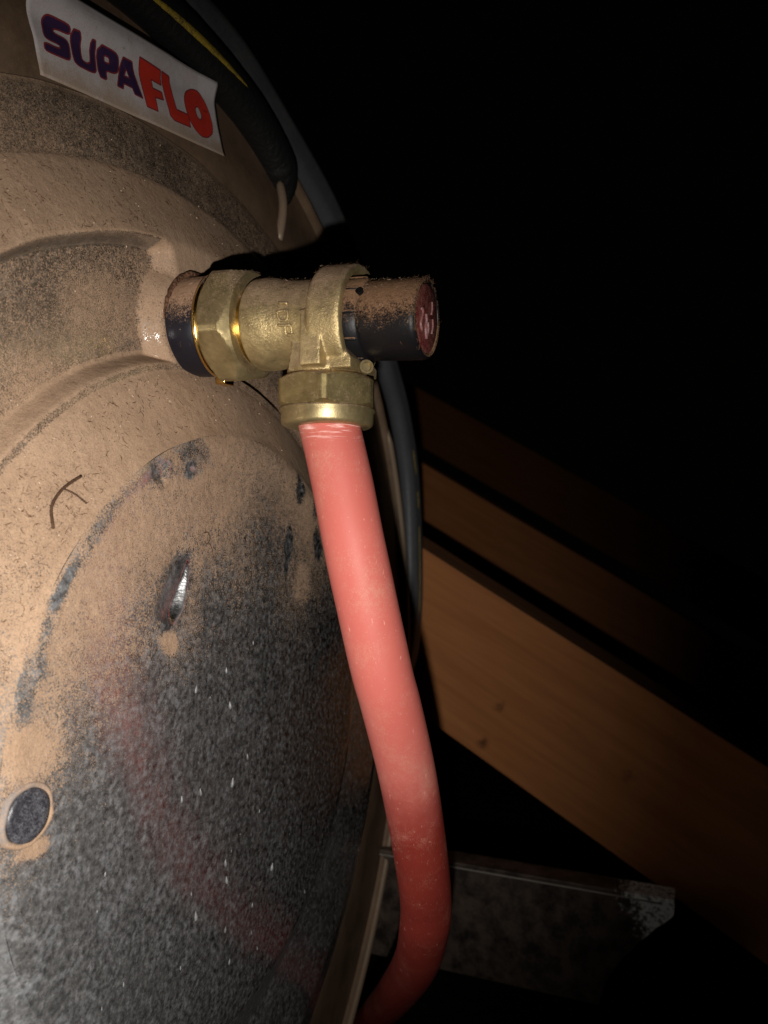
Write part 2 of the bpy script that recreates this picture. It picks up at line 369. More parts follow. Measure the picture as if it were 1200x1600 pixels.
# ------------------------------------------------------------------ the tank
CZ = -.012
tank = empty('water_tank', (-.45, 0, CZ - .279), 'dusty galvanised water tank end with stepped rings and a lettered white sticker', 'water tank')
PROF = [(0, .0430), (.06, .0428), (.0985, .0420), (.1022, .0412), (.1040, .0400), (.1230, .0312), (.1246, .0300), (.167, .0296), (.1695, .0288), (.1885, .0202), (.1900, .0190),
        (.2085, .0150), (.2105, .0136)]
def prof0(r): return sum(lerp_tab(PROF, r + d) for d in (-.0010, -.0005, 0, .0005, .0010)) / 5
def pocket(r, a):       # a in degrees; recessed panels between the rings, one each side of the valve
    if r < .1262 or r > .1685: return 0.0
    if a > 90 and a < 215:
        ab = 97.4 + (r - .1267) / (.167 - .1267) * 1.8; d = .62 * min((a - ab), 212 - a) * math.pi / 180 * r
    elif a < 86.5 and a > 62:
        d = min(86 - a, a - 62) * math.pi / 180 * r
    else: return 0.0
    dt = .1675 - r; db = (r - .1268) * .85
    rr = .004
    m = min(d, dt)
    if d < rr and dt < rr: m = rr - math.hypot(rr - d, rr - dt)
    m = min(m, db)
    nd = math.hypot(r * math.cos(math.radians(a)) + .0130, r * math.sin(math.radians(a)) - .1392); m = min(m, (nd - .0180) * .62)
    return sstep(.0, .0034, m)
def surf(r, a):
    return prof0(r) - .0066 * pocket(r, a)
def dent_x(y, z):       # creases and knocks in the end disc
    x = 0.0
    ax, az = -.0325, .0606; bx, bz = -.0416, .0395
    L = math.hypot(bx - ax, bz - az); tx, tz = (bx - ax) / L, (bz - az) / L
    u = (y - ax) * tx + (z - az) * tz; w = (y - ax) * -tz + (z - az) * tx       # w>0 to the right of the crease
    w -= .0012 * math.sin(max(0, min(1, u / L)) * math.pi)
    k = sstep(-.002, .010, u) * (1 - sstep(L - .002, L + .0015, u))
    q = max(0., min(1., u / L)); wd = .0036 * q ** .8 * (1 - q ** 5) + .0003; dp = .0046 * q ** .8 * (1 - q ** 5) * (1 - sstep(L - .0004, L + .0022, u)) * sstep(-.001, .001, u)
    if w > 0: x -= dp * max(0., 1 - w / wd)
    else: x -= dp * (1 - sstep(0, .0125, -w))
    for (py, pz, ry, rz, dp) in ((-.0462, .0866, .0042, .0045, .0011), (-.0315, .0885, .002, .0022, .0008), (.0439, .0861, .003, .006, .0007), (.0327, .0627, .0025, .005, .0006)):
        q = math.hypot((y - py) / ry, (z - pz) / rz)
        if q < 1: x -= dp * (1 - sstep(.35, 1, q + .25 * nz(y, z, 3, 400)))
    return x
def bare_disc(y, z):
    ax, az = -.0325, .0606; bx, bz = -.0416, .0395
    L = math.hypot(bx - ax, bz - az); tx, tz = (bx - ax) / L, (bz - az) / L
    u = (y - ax) * tx + (z - az) * tz; w = (y - ax) * -tz + (z - az) * tx
    w -= .0012 * math.sin(max(0, min(1, u / L)) * math.pi)
    q = max(0., min(1., u / L)); wd = .0036 * q ** .8 * (1 - q ** 5) + .0003
    left = .62 * sstep(-.0052, -.0014, w + .0012 * nz(y, z, 1, 260)) * (1 - sstep(-.0005, .0002, w)) * sstep(-.003, .005, u) * (1 - sstep(L - .003, L + .003, u))
    return left + sstep(-.0004, .0001, w) * (1 - sstep(wd * .75, wd * 1.05, w)) * sstep(-.002, .001, u) * (1 - sstep(L - .0005, L + .001, u))
def dust_disc(y, z):
    zb = lerp_tab([(-.105, .000), (-.092, .006), (-.075, .026), (-.05, .043), (-.02, .048), (.02, .050), (.045, .044), (.07, .040), (.1, .036)], y)
    zb += .009 * nz(y, z, 0, 38)
    d = -.16 + sstep(-.056, .044, z - zb) * .96
    d -= .34 * math.exp(-(((y - .016) / .020) ** 2 + ((z - .068) / .028) ** 2))
    d -= .25 * sstep(.028, .075, y) * (1 - sstep(.05, .085, z))
    for (py, pz, ry, rz, rot, k) in ((.0439, .0861, .0042, .0078, 0, .9), (.0327, .0627, .0036, .0070, 8, .9), (.0595, .0637, .004, .0075, 0, .8), (.031, .055, .0016, .003, 10, .8),
                                     (.057, .078, .003, .005, 0, .6), (-.0716, .0690, .0030, .0110, 42, .34), (-.0470, .0865, .0080, .0055, -30, .48), (-.0310, .0930, .0105, .0070, 10, .42),
                                     (-.0312, .0880, .0030, .0034, 0, .7), (-.0390, .0500, .0075, .0140, 22, .40), (-.0945, .0320, .0046, .0090, 25, .40), (-.0845, .0535, .0018, .009, 35, .55),
                                     (-.018, .0478, .010, .016, 10, .22)):
        c, s = math.cos(math.radians(rot)), math.sin(math.radians(rot))
        u = ((y - py) * c - (z - pz) * s) / ry; w = ((y - py) * s + (z - pz) * c) / rz
        q = math.hypot(u, w) + .45 * nz(y, z, 7, 190) + .2 * nz(y, z, 2, 600)
        d -= k * (1 - sstep(.35, 1.25, q))
    rr_ = math.hypot(y, z); aa = math.degrees(math.atan2(z, y))
    d -= .42 * math.exp(-((rr_ - .0998) / .0020) ** 2) * sstep(104, 116, aa) * (1 - sstep(160, 172, aa)) * sstep(-.25, .35, nz(y, z, 4, 55) + .4 * nz(y, z, 1, 240))
    for (py, pz, ry, rz, k) in ((-.0415, .0350, .0055, .0050, .65), (-.0925, -.0085, .0065, .0028, .8), (.0450, .0470, .010, .010, .35), (-.093, .015, .012, .010, .35)):
        q = math.hypot((y - py) / ry, (z - pz) / rz) + .3 * nz(y, z, 2, 150)
        d += k * (1 - sstep(.4, 1.1, q))
    return max(-.4, min(1.1, d - 1.2 * bare_disc(y, z)))
def set_attr(me, vals, nm='dust'):
    a = me.attributes.new(nm, 'FLOAT', 'POINT'); a.data.foreach_set('value', vals)

# end disc: fine square grid trimmed to a circle, polar outer part
RD = [0.0] + [.1024 * i / 200 for i in range(1, 201)]; NA = 660
vs, vals, fs = [], [], []
for r in RD:
    for k in range(NA):
        a = 2 * math.pi * k / NA; y, z = r * math.cos(a), r * math.sin(a)
        rr = r * (1 + .0022 * nz(math.cos(a), math.sin(a), 0, 3) * sstep(.09, .1024, r)); y, z = rr * math.cos(a), rr * math.sin(a)
        vs.append((prof0(r) + dent_x(y, z) + .00035 * nz(y, z, 0, 30) + .00010 * nz(y, z, 5, 160), y, z)); vals.append(dust_disc(y, z))
for i in range(len(RD) - 1):
    for k in range(NA):
        k2 = (k + 1) % NA; fs.append((i * NA + k, i * NA + k2, (i + 1) * NA + k2, (i + 1) * NA + k))
disc = mesh('end_disc', vs, fs, M_PAN, tank); set_attr(disc.data, vals); set_attr(disc.data, [bare_disc(p[1], p[2]) for p in vs], 'bare')

# stepped ring with its two recessed panels
RR = [.1024]; r = .1024
while r < .2105:
    st = .0012
    if .1215 < r < .1325 or .1620 < r < .1715 or .1865 < r < .1915 or r > .2065: st = .0005
    if r < .106: st = .0005
    r += st; RR.append(min(r, .2105))
NA = 900; vs, vals, fs = [], [], []
for r in RR:
    for k in range(NA):
        ad = 360 * k / NA; ad = ad - 360 if ad > 270 else ad
        a = math.radians(ad); ca, sa = math.cos(a), math.sin(a)
        x = surf(r, ad)
        slope = (surf(r + .0006, ad) - surf(r - .0006, ad)) / .0012
        upn = -slope * sa / math.sqrt(1 + slope * slope)
        wob = .00035 * nz(r * ca, r * sa, 1, 55); y, z = (r + wob) * ca, (r + wob) * sa
        pk = pocket(r, ad)
        d = .40 + 1.65 * upn
        if .1246 < r < .1685:
            d = .74 + 1.0 * upn + .3 * sstep(.145, .168, r)
            if .02 < pk <= .985 and (r < .1625 or ad < 101): d = (.92 if r < .1625 else .98) + .3 * nz(y, z, 3, 90)
            elif pk > .5: d = .52 + .9 * upn + .25 * nz(y, z, 3, 45) - .16 * sstep(.150, .166, r)
        if .1246 <= r < .1272: d = .50
        if .1268 < r < .1318 and pk > 0: d = max(d, .85)
        if r > .189: d = .27 + .5 * upn + .18 * nz(y, z, 5, 30) + .35 * sstep(.2085, .2100, r)
        d *= sstep(-.45, .25, sa) ; d -= .35 * (1 - sstep(-.5, .2, sa))
        vs.append((x + .00025 * nz(y, z, 9, 60) + .00008 * nz(y, z, 4, 300), y, z)); vals.append(d)
for i in range(len(RR) - 1):
    for k in range(NA):
        k2 = (k + 1) % NA; fs.append((i * NA + k, i * NA + k2, (i + 1) * NA + k2, (i + 1) * NA + k))
ring = mesh('stepped_ring', vs, fs, M_RING, tank); set_attr(ring.data, vals)

# outer flange, its lip, the shell behind
def flange_x(r): return .0130 - .0125 * sstep(.205, .285, r)
NA = 360; RF = [.2060 + .0745 * i / 30 for i in range(31)]; vs, fs = [], []
for r in RF:
    c = CZ * sstep(.208, .278, r)
    for k in range(NA):
        a = 2 * math.pi * k / NA; vs.append((flange_x(r) + .0004 * nz(r * math.cos(a), r * math.sin(a), 0, 22), r * math.cos(a), r * math.sin(a) + c))
for i in range(len(RF) - 1):
    for k in range(NA):
        k2 = (k + 1) % NA; fs.append((i * NA + k, i * NA + k2, (i + 1) * NA + k2, (i + 1) * NA + k))
mesh('end_flange', vs, fs, M_FLANGE, tank)
mesh('rim_lip', *merge(lathe_geo((0, 0, CZ), (1, 0, 0), [(-.006, .2770), (-.0075, .2800), (-.005, .2835), (0, .2845), (.0035, .2832), (.0048, .2808), (.0035, .2790), (0, .2775)], 240, caps=False)), M_FLANGE, tank)
mesh('worn_edge', *tube_geo([V((.0040, .2812 * math.cos(math.radians(a)), CZ + .2812 * math.sin(math.radians(a)))) for a in range(-88, 33, 2)], [.0008] + [.0022] * 59 + [.0008], 10), M_LIP, tank)
mesh('shell', *lathe_geo((-.90, 0, CZ), (1, 0, 0), [(0, .05), (0, .279), (.4, .2795), (.8945, .2795)], 120, caps=False), M_SHELL, tank)
# upright rib folded into the flange
rib = [(flange_x(.222) - .0004, .0774, .2050), (flange_x(.235) + .0022, .0805, .222), (flange_x(.25) + .002, .0835, .2355)]
mesh('seam_rib', *tube_geo(spline([V(p) for p in rib], 6), [.0016, .0019] + [.0021] * 9 + [.0019, .0014], 10), M_LIP, tank)
bp = V((flange_x(.25) + .0015, .0865, .2345))
mesh('rivet', *lathe_geo(bp, (1, 0, .2), [(-.001, .0022), (.0006, .0022), (.0014, .0014), (.0016, .0003)], 20), M_DRIP, tank)

# plug in the end disc: dark rubber disc inside a pale raised edge
PL = V((.0424, -.0945, .0004))
plug = mesh('plug', *lathe_geo(PL, (1, 0, 0), [(-.001, .0066), (.0003, .0064), (.0006, .0052), (.0005, .0035), (.0009, .0018), (.0009, .0002)], 40, .05, 3), M_PLUG, tank)
prim = mesh('plug_rim', *lathe_geo(PL, (1, 0, 0), [(-.001, .0081), (.0000, .0078), (.0003, .0075), (.0003, .0070), (.0001, .0066), (-.0006, .0063)], 60, .10, 8, caps=False), M_PLUGRIM, tank)
set_attr(prim.data, [.52 + .6 * sstep(.001, .006, (v.co.y - PL.y) * .45 - (v.co.z - PL.z)) for v in prim.data.vertices])
# zinc drips down the lower disc
gs = []
spots = [(-.0105, .0215), (-.008, .009), (-.0275, .0185), (-.005, -.018), (.004, -.0115), (-.0245, -.0155), (-.009, -.0440), (-.0085, -.0500), (-.0285, -.0460), (-.026, -.0540), (-.008, -.0665), (.024, -.058), (.010, -.0665), (-.0045, -.0790), (.014, -.0840)]
for _ in range(22): spots.append((random.uniform(-.075, .055), random.uniform(-.085, .035)))
for i, (y, z) in enumerate(spots):
    if math.hypot(y, z) > .097: continue
    s = random.uniform(.0008, .0014) if i < 15 else random.uniform(.0004, .0009)
    x = prof0(math.hypot(y, z)) - .0002
    vs, fs = [], []; prof_ = [(0, .2), (.25, .55), (.6, .9), (.85, .8), (1, .3)]
    tilt = random.uniform(-.7, .7); s *= random.uniform(.7, 1.25)
    for (q, w) in prof_:
        for k in range(6):
            a = math.pi * k / 5; vs.append(V((x + math.sin(a) * s * .7 * w, y + (-math.cos(a) * w * .5 + tilt * q) * s * 1.1, z + (.5 - q) * s * 2.6)))
    for a_ in range(4):
        for k in range(5): fs.append((a_ * 6 + k, a_ * 6 + k + 1, a_ * 6 + 7 + k, a_ * 6 + 6 + k))
    gs.append((vs, fs))
dr = mesh('drip', *merge(*gs), M_DRIP, disc); dr['kind'] = 'stuff'
# sticker, its upper edge curling forward, with printed lettering
BL, BR, TR, TL = V((.0128, -.0681, .2010)), V((.0128, .0292, .2219)), V((.0120, .0252, .2503)), V((.0120, -.0733, .2290))
def stick(s, q):
    p = (BL.lerp(BR, s)).lerp(TL.lerp(TR, s), q)
    r = math.hypot(p.y, p.z); base = flange_x(r) + .0007
    lift = .0042 * sstep(.60, 1.0, q + .12 * math.sin(s * 5)) + .0016 * sstep(.7, 1, s) * sstep(.3, 1, q)
    x = max(base, .0128 - .006 * q) + lift + .0003 * nz(s, q, 0, 4)
    return V((x, p.y, p.z))
NS, NQ = 60, 24; vs = [stick(i / NS, j / NQ) for j in range(NQ + 1) for i in range(NS + 1)]
fs = [(j * (NS + 1) + i, j * (NS + 1) + i + 1, (j + 1) * (NS + 1) + i + 1, (j + 1) * (NS + 1) + i) for j in range(NQ) for i in range(NS)]
stk = mesh('sticker', vs, fs, M_STICK, tank); stk['label'] = 'white rectangular sticker with heavy navy and red lettering'
set_attr(stk.data, [.16 + .55 * (1 - sstep(0, .30, j / NQ)) + .25 * (1 - sstep(.0, .7, j / NQ)) for j in range(NQ + 1) for i in range(NS + 1)])
so = stk.modifiers.new('solid', 'SOLIDIFY'); so.thickness = .00014; so.offset = -1
LET = {'S': [[[0.049, 0.599], [0.063, 0.662], [0.078, 0.681], [0.149, 0.675], [0.159, 0.644], [0.156, 0.584], [0.112, 0.579], [0.091, 0.567], [0.089, 0.521], [0.139, 0.52], [0.148, 0.481], [0.141, 0.341], [0.131, 0.292], [0.108, 0.283], [0.043, 0.277], [0.033, 0.293], [0.037, 0.365], [0.096, 0.368], [0.105, 0.398], [0.098, 0.416], [0.052, 0.413], [0.043, 0.44]]],
       'U': [[[0.163, 0.658], [0.205, 0.663], [0.193, 0.393], [0.2, 0.364], [0.217, 0.359], [0.235, 0.396], [0.245, 0.649], [0.268, 0.651], [0.256, 0.337], [0.245, 0.293], [0.224, 0.279], [0.167, 0.28], [0.152, 0.317]]],
       'P': [[[0.276, 0.644], [0.359, 0.641], [0.376, 0.604], [0.375, 0.485], [0.362, 0.426], [0.34, 0.396], [0.304, 0.386], [0.301, 0.274], [0.261, 0.274]], [[0.305, 0.555], [0.329, 0.553], [0.33, 0.485], [0.304, 0.48]]],
       'A': [[[0.398, 0.639], [0.447, 0.644], [0.483, 0.267], [0.44, 0.267], [0.432, 0.334], [0.389, 0.335], [0.38, 0.267], [0.351, 0.267]], [[0.416, 0.531], [0.426, 0.437], [0.398, 0.436]]],
       'F': [[[0.484, 0.739], [0.62, 0.747], [0.62, 0.573], [0.559, 0.574], [0.56, 0.473], [0.615, 0.48], [0.614, 0.384], [0.562, 0.362], [0.561, 0.19], [0.498, 0.186]]],
       'L': [[[0.627, 0.747], [0.679, 0.746], [0.692, 0.346], [0.770, 0.359], [0.770, 0.194], [0.66, 0.176], [0.636, 0.217]]],
       'O': [[[0.763, 0.557], [0.784, 0.672], [0.833, 0.764], [0.88, 0.778], [0.916, 0.691], [0.94, 0.555], [0.949, 0.403], [0.933, 0.26], [0.886, 0.161], [0.837, 0.14], [0.799, 0.201], [0.775, 0.284], [0.763, 0.405]], [[0.836, 0.516], [0.856, 0.559], [0.871, 0.51], [0.876, 0.436], [0.861, 0.374], [0.843, 0.393], [0.835, 0.453]]]}
from mathutils.geometry import tessellate_polygon
ASP = 3.4
def chaikin(l):
    o = []
    for a, b in zip(l, l[1:] + l[:1]): o += [[a[0] * .8 + b[0] * .2, a[1] * .8 + b[1] * .2], [a[0] * .2 + b[0] * .8, a[1] * .2 + b[1] * .8]]
    return o
for ch, loops in LET.items():
    if ch == 'O': loops = [chaikin(chaikin(l)) for l in loops]
    elif ch in 'SUP': loops = [chaikin(l) for l in loops]
    flat = [p for l in loops for p in l]
    tris = tessellate_polygon([[V((p[0] * ASP, p[1], 0)) for p in l] for l in loops])
    bm = bmesh.new(); bv = [bm.verts.new((p[0], p[1], 0)) for p in flat]
    for f in tris:
        try: bm.faces.new([bv[i] for i in f])
        except ValueError: pass
    bmesh.ops.subdivide_edges(bm, edges=[e for e in bm.edges if e.calc_length() > .04], cuts=4, use_grid_fill=True)
    bmesh.ops.triangulate(bm, faces=bm.faces[:])
    nb = len(bm.faces)
    # thin darker outline round the letter
    for l in loops:
        m = len(l)
        for i in range(m):
            a, b = l[i], l[(i + 1) % m]; dx, dy = (b[0] - a[0]) * ASP, b[1] - a[1]; L = math.hypot(dx, dy) or 1
            nx, ny = -dy / L * .009, dx / L * .009; st = max(1, int(L / .06))
            for k in range(st):
                q = []
                for (f0, sg) in ((k / st, 1), (k / st, -1), ((k + 1) / st, -1), ((k + 1) / st, 1)):
                    q.append(bm.verts.new((a[0] + (b[0] - a[0]) * f0 + sg * nx / ASP, a[1] + dy * f0 + sg * ny, 1)))
                f = bm.faces.new(q); f.material_index = 1
    for v in bm.verts:
        p = stick(v.co.x, v.co.y); hi = v.co.z > .5
        v.co = p + V((.00016 + (.00010 if hi else 0), 0, -.00003))
    me = bpy.data.meshes.new('letter'); bm.to_mesh(me); bm.free()
    o = link('letter', me, [M_NAVY if ch in 'SUPA' else M_RED, M_OUTL], stk)
    o['label'] = f'letter {ch} in ' + ('navy' if ch in 'SUPA' else 'red')

# ------------------------------------------------------------------ cables round the rim
def pol(r, deg, x): return V((x, r * math.cos(math.radians(deg)), CZ + r * math.sin(math.radians(deg))))
RC = [(128, .291, .002), (116, .2895, .002), (104, .289, .002), (94, .2905, .002), (87, .2925, .002), (80, .2965, .001), (72, .297, 0), (62, .3012, 0), (55, .3035, 0), (45.5, .3145, 0),
      (38, .3145, 0), (31.5, .319, 0), (23, .3195, 0), (13.5, .3150, -.001), (4, .3110, -.002), (-3, .3080, -.006), (-9, .3040, -.020), (-14, .2990, -.06), (-18, .296, -.13), (-21, .294, -.25)]
path = spline([pol(r - .0014, a, x) for a, r, x in RC], 8)
cab = empty('power_cable', (0, .30, CZ), 'thick grey black outer cable with broken yellow line, running round the tank rim', 'cable')
vs, fs = [], []; n = 18; cen = V((0, 0, CZ))
for i, p in enumerate(path):
    tg = (path[min(i + 1, len(path) - 1)] - path[max(i - 1, 0)]).normalized()
    ro = (p - cen); ro.x = 0; ro = (ro - tg * ro.dot(tg)).normalized(); fw = ro.cross(tg).normalized()
    if fw.x < 0: fw = -fw
    for k in range(n):
        a = 2 * math.pi * k / n; c, s = math.cos(a), math.sin(a)
        rr = .0090 * (1 - .22 * math.exp(-((c + .12) / .22) ** 2) * abs(s))       # two cores: a waist between them
        rr *= 1 + .04 * nz(i * .05, c, s, 1.5)
        vs.append(p + ro * (c * rr * 1.15) + fw * (s * rr * .82))
for i in range(len(path) - 1):
    for k in range(n):
        k2 = (k + 1) % n; fs.append((i * n + k, i * n + k2, (i + 1) * n + k2, (i + 1) * n + k))
fs.append(tuple(range(n))); fs.append(tuple(range((len(path) - 1) * n, len(path) * n)))
mesh('sheath', vs, fs, M_CABLE, cab)
def stripe(lo, hi, off, w, name='stripe'):
    vs, fs = [], []; idx = [i for i, p in enumerate(path) if lo <= math.degrees(math.atan2(p.z - CZ, p.y)) <= hi]
    for j, i in enumerate(idx):
        p = path[i]; ro = (p - cen); ro.x = 0; ro.normalize(); e = min(j, len(idx) - 1 - j) / 3.0; ww = w * min(1, .15 + e) * (1 + .3 * nz(i, 0, 0, .9))
        o_ = off(j / max(1, len(idx) - 1))
        for sgn in (-1, 1):
            c = o_ + sgn * ww; c_ = max(-.95, min(.95, c / (.0090 * 1.15)))
            waist = 1 - .22 * math.exp(-((c_ + .12) / .22) ** 2)
            vs.append(p + ro * c + V((1, 0, 0)) * (.0090 * .82 * math.sqrt(1 - c_ * c_) * waist + .0006))
    for j in range(len(idx) - 1): fs.append((2 * j, 2 * j + 1, 2 * j + 3, 2 * j + 2))
    if fs:
        o = mesh(name, vs, fs, M_YEL, cab); s_ = o.modifiers.new('solid', 'SOLIDIFY'); s_.thickness = .0004; s_.offset = -1
stripe(3, 16.5, lambda q: -.0030, .0007)
stripe(18, 21.5, lambda q: -.0035, .0005)
stripe(23, 27, lambda q: -.0040, .0004)
# second, thinner black cable lying inside the first, ending at the rib
p2 = spline([pol(.2715, 122, .009), pol(.2705, 110, .009), pol(.2705, 98, .009), pol(.2708, 88, .0085), pol(.2722, 79, .0075), pol(.2705, 73, .0065), pol(.2665, 70.0, .0055), pol(.2610, 68.4, .0040)], 8)
inner = empty('inner_cable', (0, .05, .25), 'black cable with one bold yellow dash, tucked between the sticker and the thick outer cable', 'cable')
mesh('sheath', *tube_geo([p + V((0, .0004 * nz(i, 0, 0, .8), .0004 * nz(i, 5, 0, .8))) for i, p in enumerate(p2)], [.0088] * (len(p2) - 14) + [.0088 - .0066 * (k / 13) ** 1.3 for k in range(14)], 18), M_CABLE2, inner)
sel = [p for p in spline(p2, 3) if 81.5 < math.degrees(math.atan2(p.z - CZ, p.y)) < 97]
vs, fs = [], []
for j, p in enumerate(sel):
    ro = (p - cen); ro.x = 0; ro.normalize(); q = j / (len(sel) - 1); w = .0010 * math.sin(math.pi * q) ** .7 * (1 + .3 * nz(j, 0, 0, .5)) + .0001
    for sg in (-1, 1):
        c = -.0052 + .0032 * q + sg * w; vs.append(p + ro * c + V((math.sqrt(.0088 ** 2 - c * c) + .0005, 0, 0)))
for j in range(len(sel) - 1): fs.append((2 * j, 2 * j + 1, 2 * j + 3, 2 * j + 2))
o = mesh('stripe', vs, fs, M_YEL, inner); s_ = o.modifiers.new('solid', 'SOLIDIFY'); s_.thickness = .0004; s_.offset = -1

# ------------------------------------------------------------------ the relief valve
E = V((1, 0, -.052)).normalized(); F0 = V((.0300, -.0170, .1387))
def ax(s): return F0 + E * s
valve = empty('relief_valve', F0, 'brass relief valve with black cap screwed into the dusty tank end', 'valve')
mesh('inlet_nipple', *lathe_geo(F0, E, [(-.004, .0176), (.0015, .0172), (.003, .0169), (.018, .0168)], 72, .004, 1), M_NIPPLE, valve)
cu, cv = frame(E); arc = []
for k in range(41):
    a = math.radians(-95 + 190 * k / 40); arc.append(ax(.0008 + .0006 * nz(k, 1, 0, .6)) + (cu * math.cos(a) + cv * math.sin(a)) * (.0176 + .0003 * nz(k, 0, 0, .9)))
mesh('sealant_crust', *tube_geo(arc, [.0003 + .0010 * math.sin(math.pi * k / 40) * (1 + .6 * nz(k, 4, 0, .8)) for k in range(41)], 8), M_RUST, valve)
# inlet nut: hexagon with chamfered corners
def hexnut(o, d, s0, s1, R, ch, rot, flatdir, hole=None):
    d = V(d).normalized(); fd = V(flatdir); fd = (fd - d * fd.dot(d)).normalized(); sd = d.cross(fd); o = V(o)
    n = 240; vs, fs = [], []; m = 7
    apo = R * math.cos(math.pi / 6)
    rows = []
    for j in range(m + 1):
        q = j / m; s = s0 + (s1 - s0) * q
        cone = R + .0002 if 0 < j < m else apo * .985
        e = min(s - s0, s1 - s); cone = apo * .97 + (R - apo * .97) * min(1, e / ch + .0)
        rows.append((s, cone))
    ss = [s0, s0 + ch * .25, s0 + ch * .5, s0 + ch * .75, s0 + ch, (s0 + s1) / 2, s1 - ch, s1 - ch * .75, s1 - ch * .5, s1 - ch * .25, s1]
    rows = [(s, apo * .96 + (R * .972 - apo * .96) * min(1, min(s - s0, s1 - s) / ch)) for s in ss]
    for (s, cone) in rows:
        for k in range(n):
            a = 2 * math.pi * k / n; b = ((a + math.radians(rot) + math.pi / 6) % (math.pi / 3)) - math.pi / 6
            r = min(apo / math.cos(b), cone)
            vs.append(o + d * s + (fd * math.cos(a) + sd * math.sin(a)) * r)
    for i in range(len(rows) - 1):
        for k in range(n):
            k2 = (k + 1) % n; fs.append((i * n + k, i * n + k2, (i + 1) * n + k2, (i + 1) * n + k))
    fs.append(tuple(reversed(range(n)))); b0 = (len(rows) - 1) * n; fs.append(tuple(range(b0, b0 + n)))
    return vs, fs
def autosmooth(o, ang=28):
    bm = bmesh.new(); bm.from_mesh(o.data); bm.normal_update()
    for e in bm.edges:
        if len(e.link_faces) == 2 and e.calc_face_angle(0) > math.radians(ang): e.smooth = False
    bmesh.ops.recalc_face_normals(bm, faces=bm.faces[:]); bm.to_mesh(o.data); bm.free()
up15 = V((0, -math.cos(math.radians(15)), math.sin(math.radians(15))))
nutA = mesh('inlet_nut', *hexnut(F0, E, .0125, .0250, .0205, .0028, 0, up15), M_SEAT, valve); autosmooth(nutA)
mesh('nut_washer', *lathe_geo(F0, E, [(.0112, .0160), (.0112, .0178), (.0122, .0181), (.0130, .0176)], 72), M_POLISH, valve)
mesh('inlet_thread', *lathe_geo(F0, E, [(.0240, .0132), (.0248, .0136), (.0254, .0129), (.0260, .0136), (.0266, .0129), (.0272, .0136), (.0280, .0130), (.030, .0130)], 72), M_POLISH, valve)
o = mesh('locking_lug', *box_geo(.0382, .0425, -.0165, -.0105, .1187, .1216), M_POLISH, valve); bevel(o, .0007); autosmooth(o)

# cast body: barrel, flared outlet neck, rib and webs, fused into one casting
parts = []
parts.append(lathe_geo(F0, E, [(.0265, .0100), (.0265, .0140), (.0272, .0150), (.0310, .0152), (.0345, .0148), (.0370, .0143), (.0420, .0138), (.0470, .0138), (.0510, .0143), (.0520, .0172), (.0532, .0178), (.0620, .0178), (.0632, .0174), (.0635, .0152), (.0632, .0148), (.0580, .0148), (.0578, .002)], 72))
OX, OY = .0815, -.0168
parts.append(lathe_geo((OX, OY, .1180), (0, 0, 1), [(0, .0126), (.0015, .0132), (.006, .0120), (.012, .0112), (.020, .0105)], 60))
parts.append(box_geo(.0793, .0864, OY - .0163, OY, .1192, .1362))
# webs: wedge prisms from ring and barrel to the neck
def prism_y(poly, y0, y1):
    n = len(poly); vs = [V((x, y0, z)) for x, z in poly] + [V((x, y1, z)) for x, z in poly]
    return vs, [tuple(range(n)), tuple(reversed(range(n, 2 * n)))] + [(k, n + k, n + (k + 1) % n, (k + 1) % n) for k in range(n)]
parts.append(prism_y([(.084, .135), (.0845, .1186), (.0945, .1186), (.0945, .1218)], OY - .0116, OY + .010))
parts.append(prism_y([(.0745, .1300), (.0728, .1186), (.0800, .1186), (.0800, .1340)], OY - .0112, OY + .010))
vs, fs = merge(*parts)
body = mesh('valve_body', vs, fs, M_CAST, valve)
bm = bmesh.new(); bm.from_mesh(body.data); bmesh.ops.recalc_face_normals(bm, faces=bm.faces[:]); bm.to_mesh(body.data); bm.free()
rm = body.modifiers.new('fuse', 'REMESH'); rm.mode = 'VOXEL'; rm.voxel_size = .00040; rm.use_smooth_shade = True
sm = body.modifiers.new('soften', 'SMOOTH'); sm.factor = .5; sm.iterations = 3
mesh('neck_washer', *lathe_geo((OX, OY, .1166), (0, 0, 1), [(0, .0128), (.0003, .0137), (.0011, .0137), (.0016, .0128)], 60), M_POLISH, valve)
# raised casting marks
def on_body(x, z, r=.0144):
    s = (x - F0.x) / E.x; c = ax(s); dz = z - c.z
    r = lerp_tab([(.0345, .0150), (.0370, .0145), (.0420, .0140), (.0510, .0143)], s)
    return V((x, c.y - math.sqrt(max(1e-8, r * r - dz * dz)) - .00005, z))
marks = [[(.0709, .1396), (.0740, .1392)],
         [(.0706, .1368), (.0724, .1369), (.0740, .1369), (.0743, .1353), (.0739, .1338), (.0716, .1340), (.0707, .1352), (.0706, .1368)],
         [(.0706, .1327), (.0727, .1325), (.0750, .1324)], [(.0730, .1325), (.0729, .1311), (.0730, .1297), (.0742, .1296)], [(.0750, .1324), (.0752, .1312), (.0750, .1299)]]
gs = []
for mk in marks:
    pts = []
    for a, b in zip(mk, mk[1:]):
        for k in range(4): pts.append(on_body(a[0] + (b[0] - a[0]) * k / 4, a[1] + (b[1] - a[1]) * k / 4))
    pts.append(on_body(*mk[-1])); gs.append(tube_geo(pts,   .00050, 8))
o = mesh('raised_marking', *merge(*gs), M_CAST, valve)

# outlet nut and its clamping collar
nutB = mesh('outlet_nut', *hexnut((OX, OY, 0), (0, 0, 1), .1072, .1177, .0172, .0016, 30, V((.36, -.93, 0))), M_NUT, valve); autosmooth(nutB)
mesh('outlet_collar', *lathe_geo((OX, OY, 0), (0, 0, 1), [(.1020, .0112), (.1021, .0138), (.1027, .0146), (.1035, .0149), (.1062, .0149), (.1070, .0155), (.1076, .0155)], 72), M_SEAT, valve)

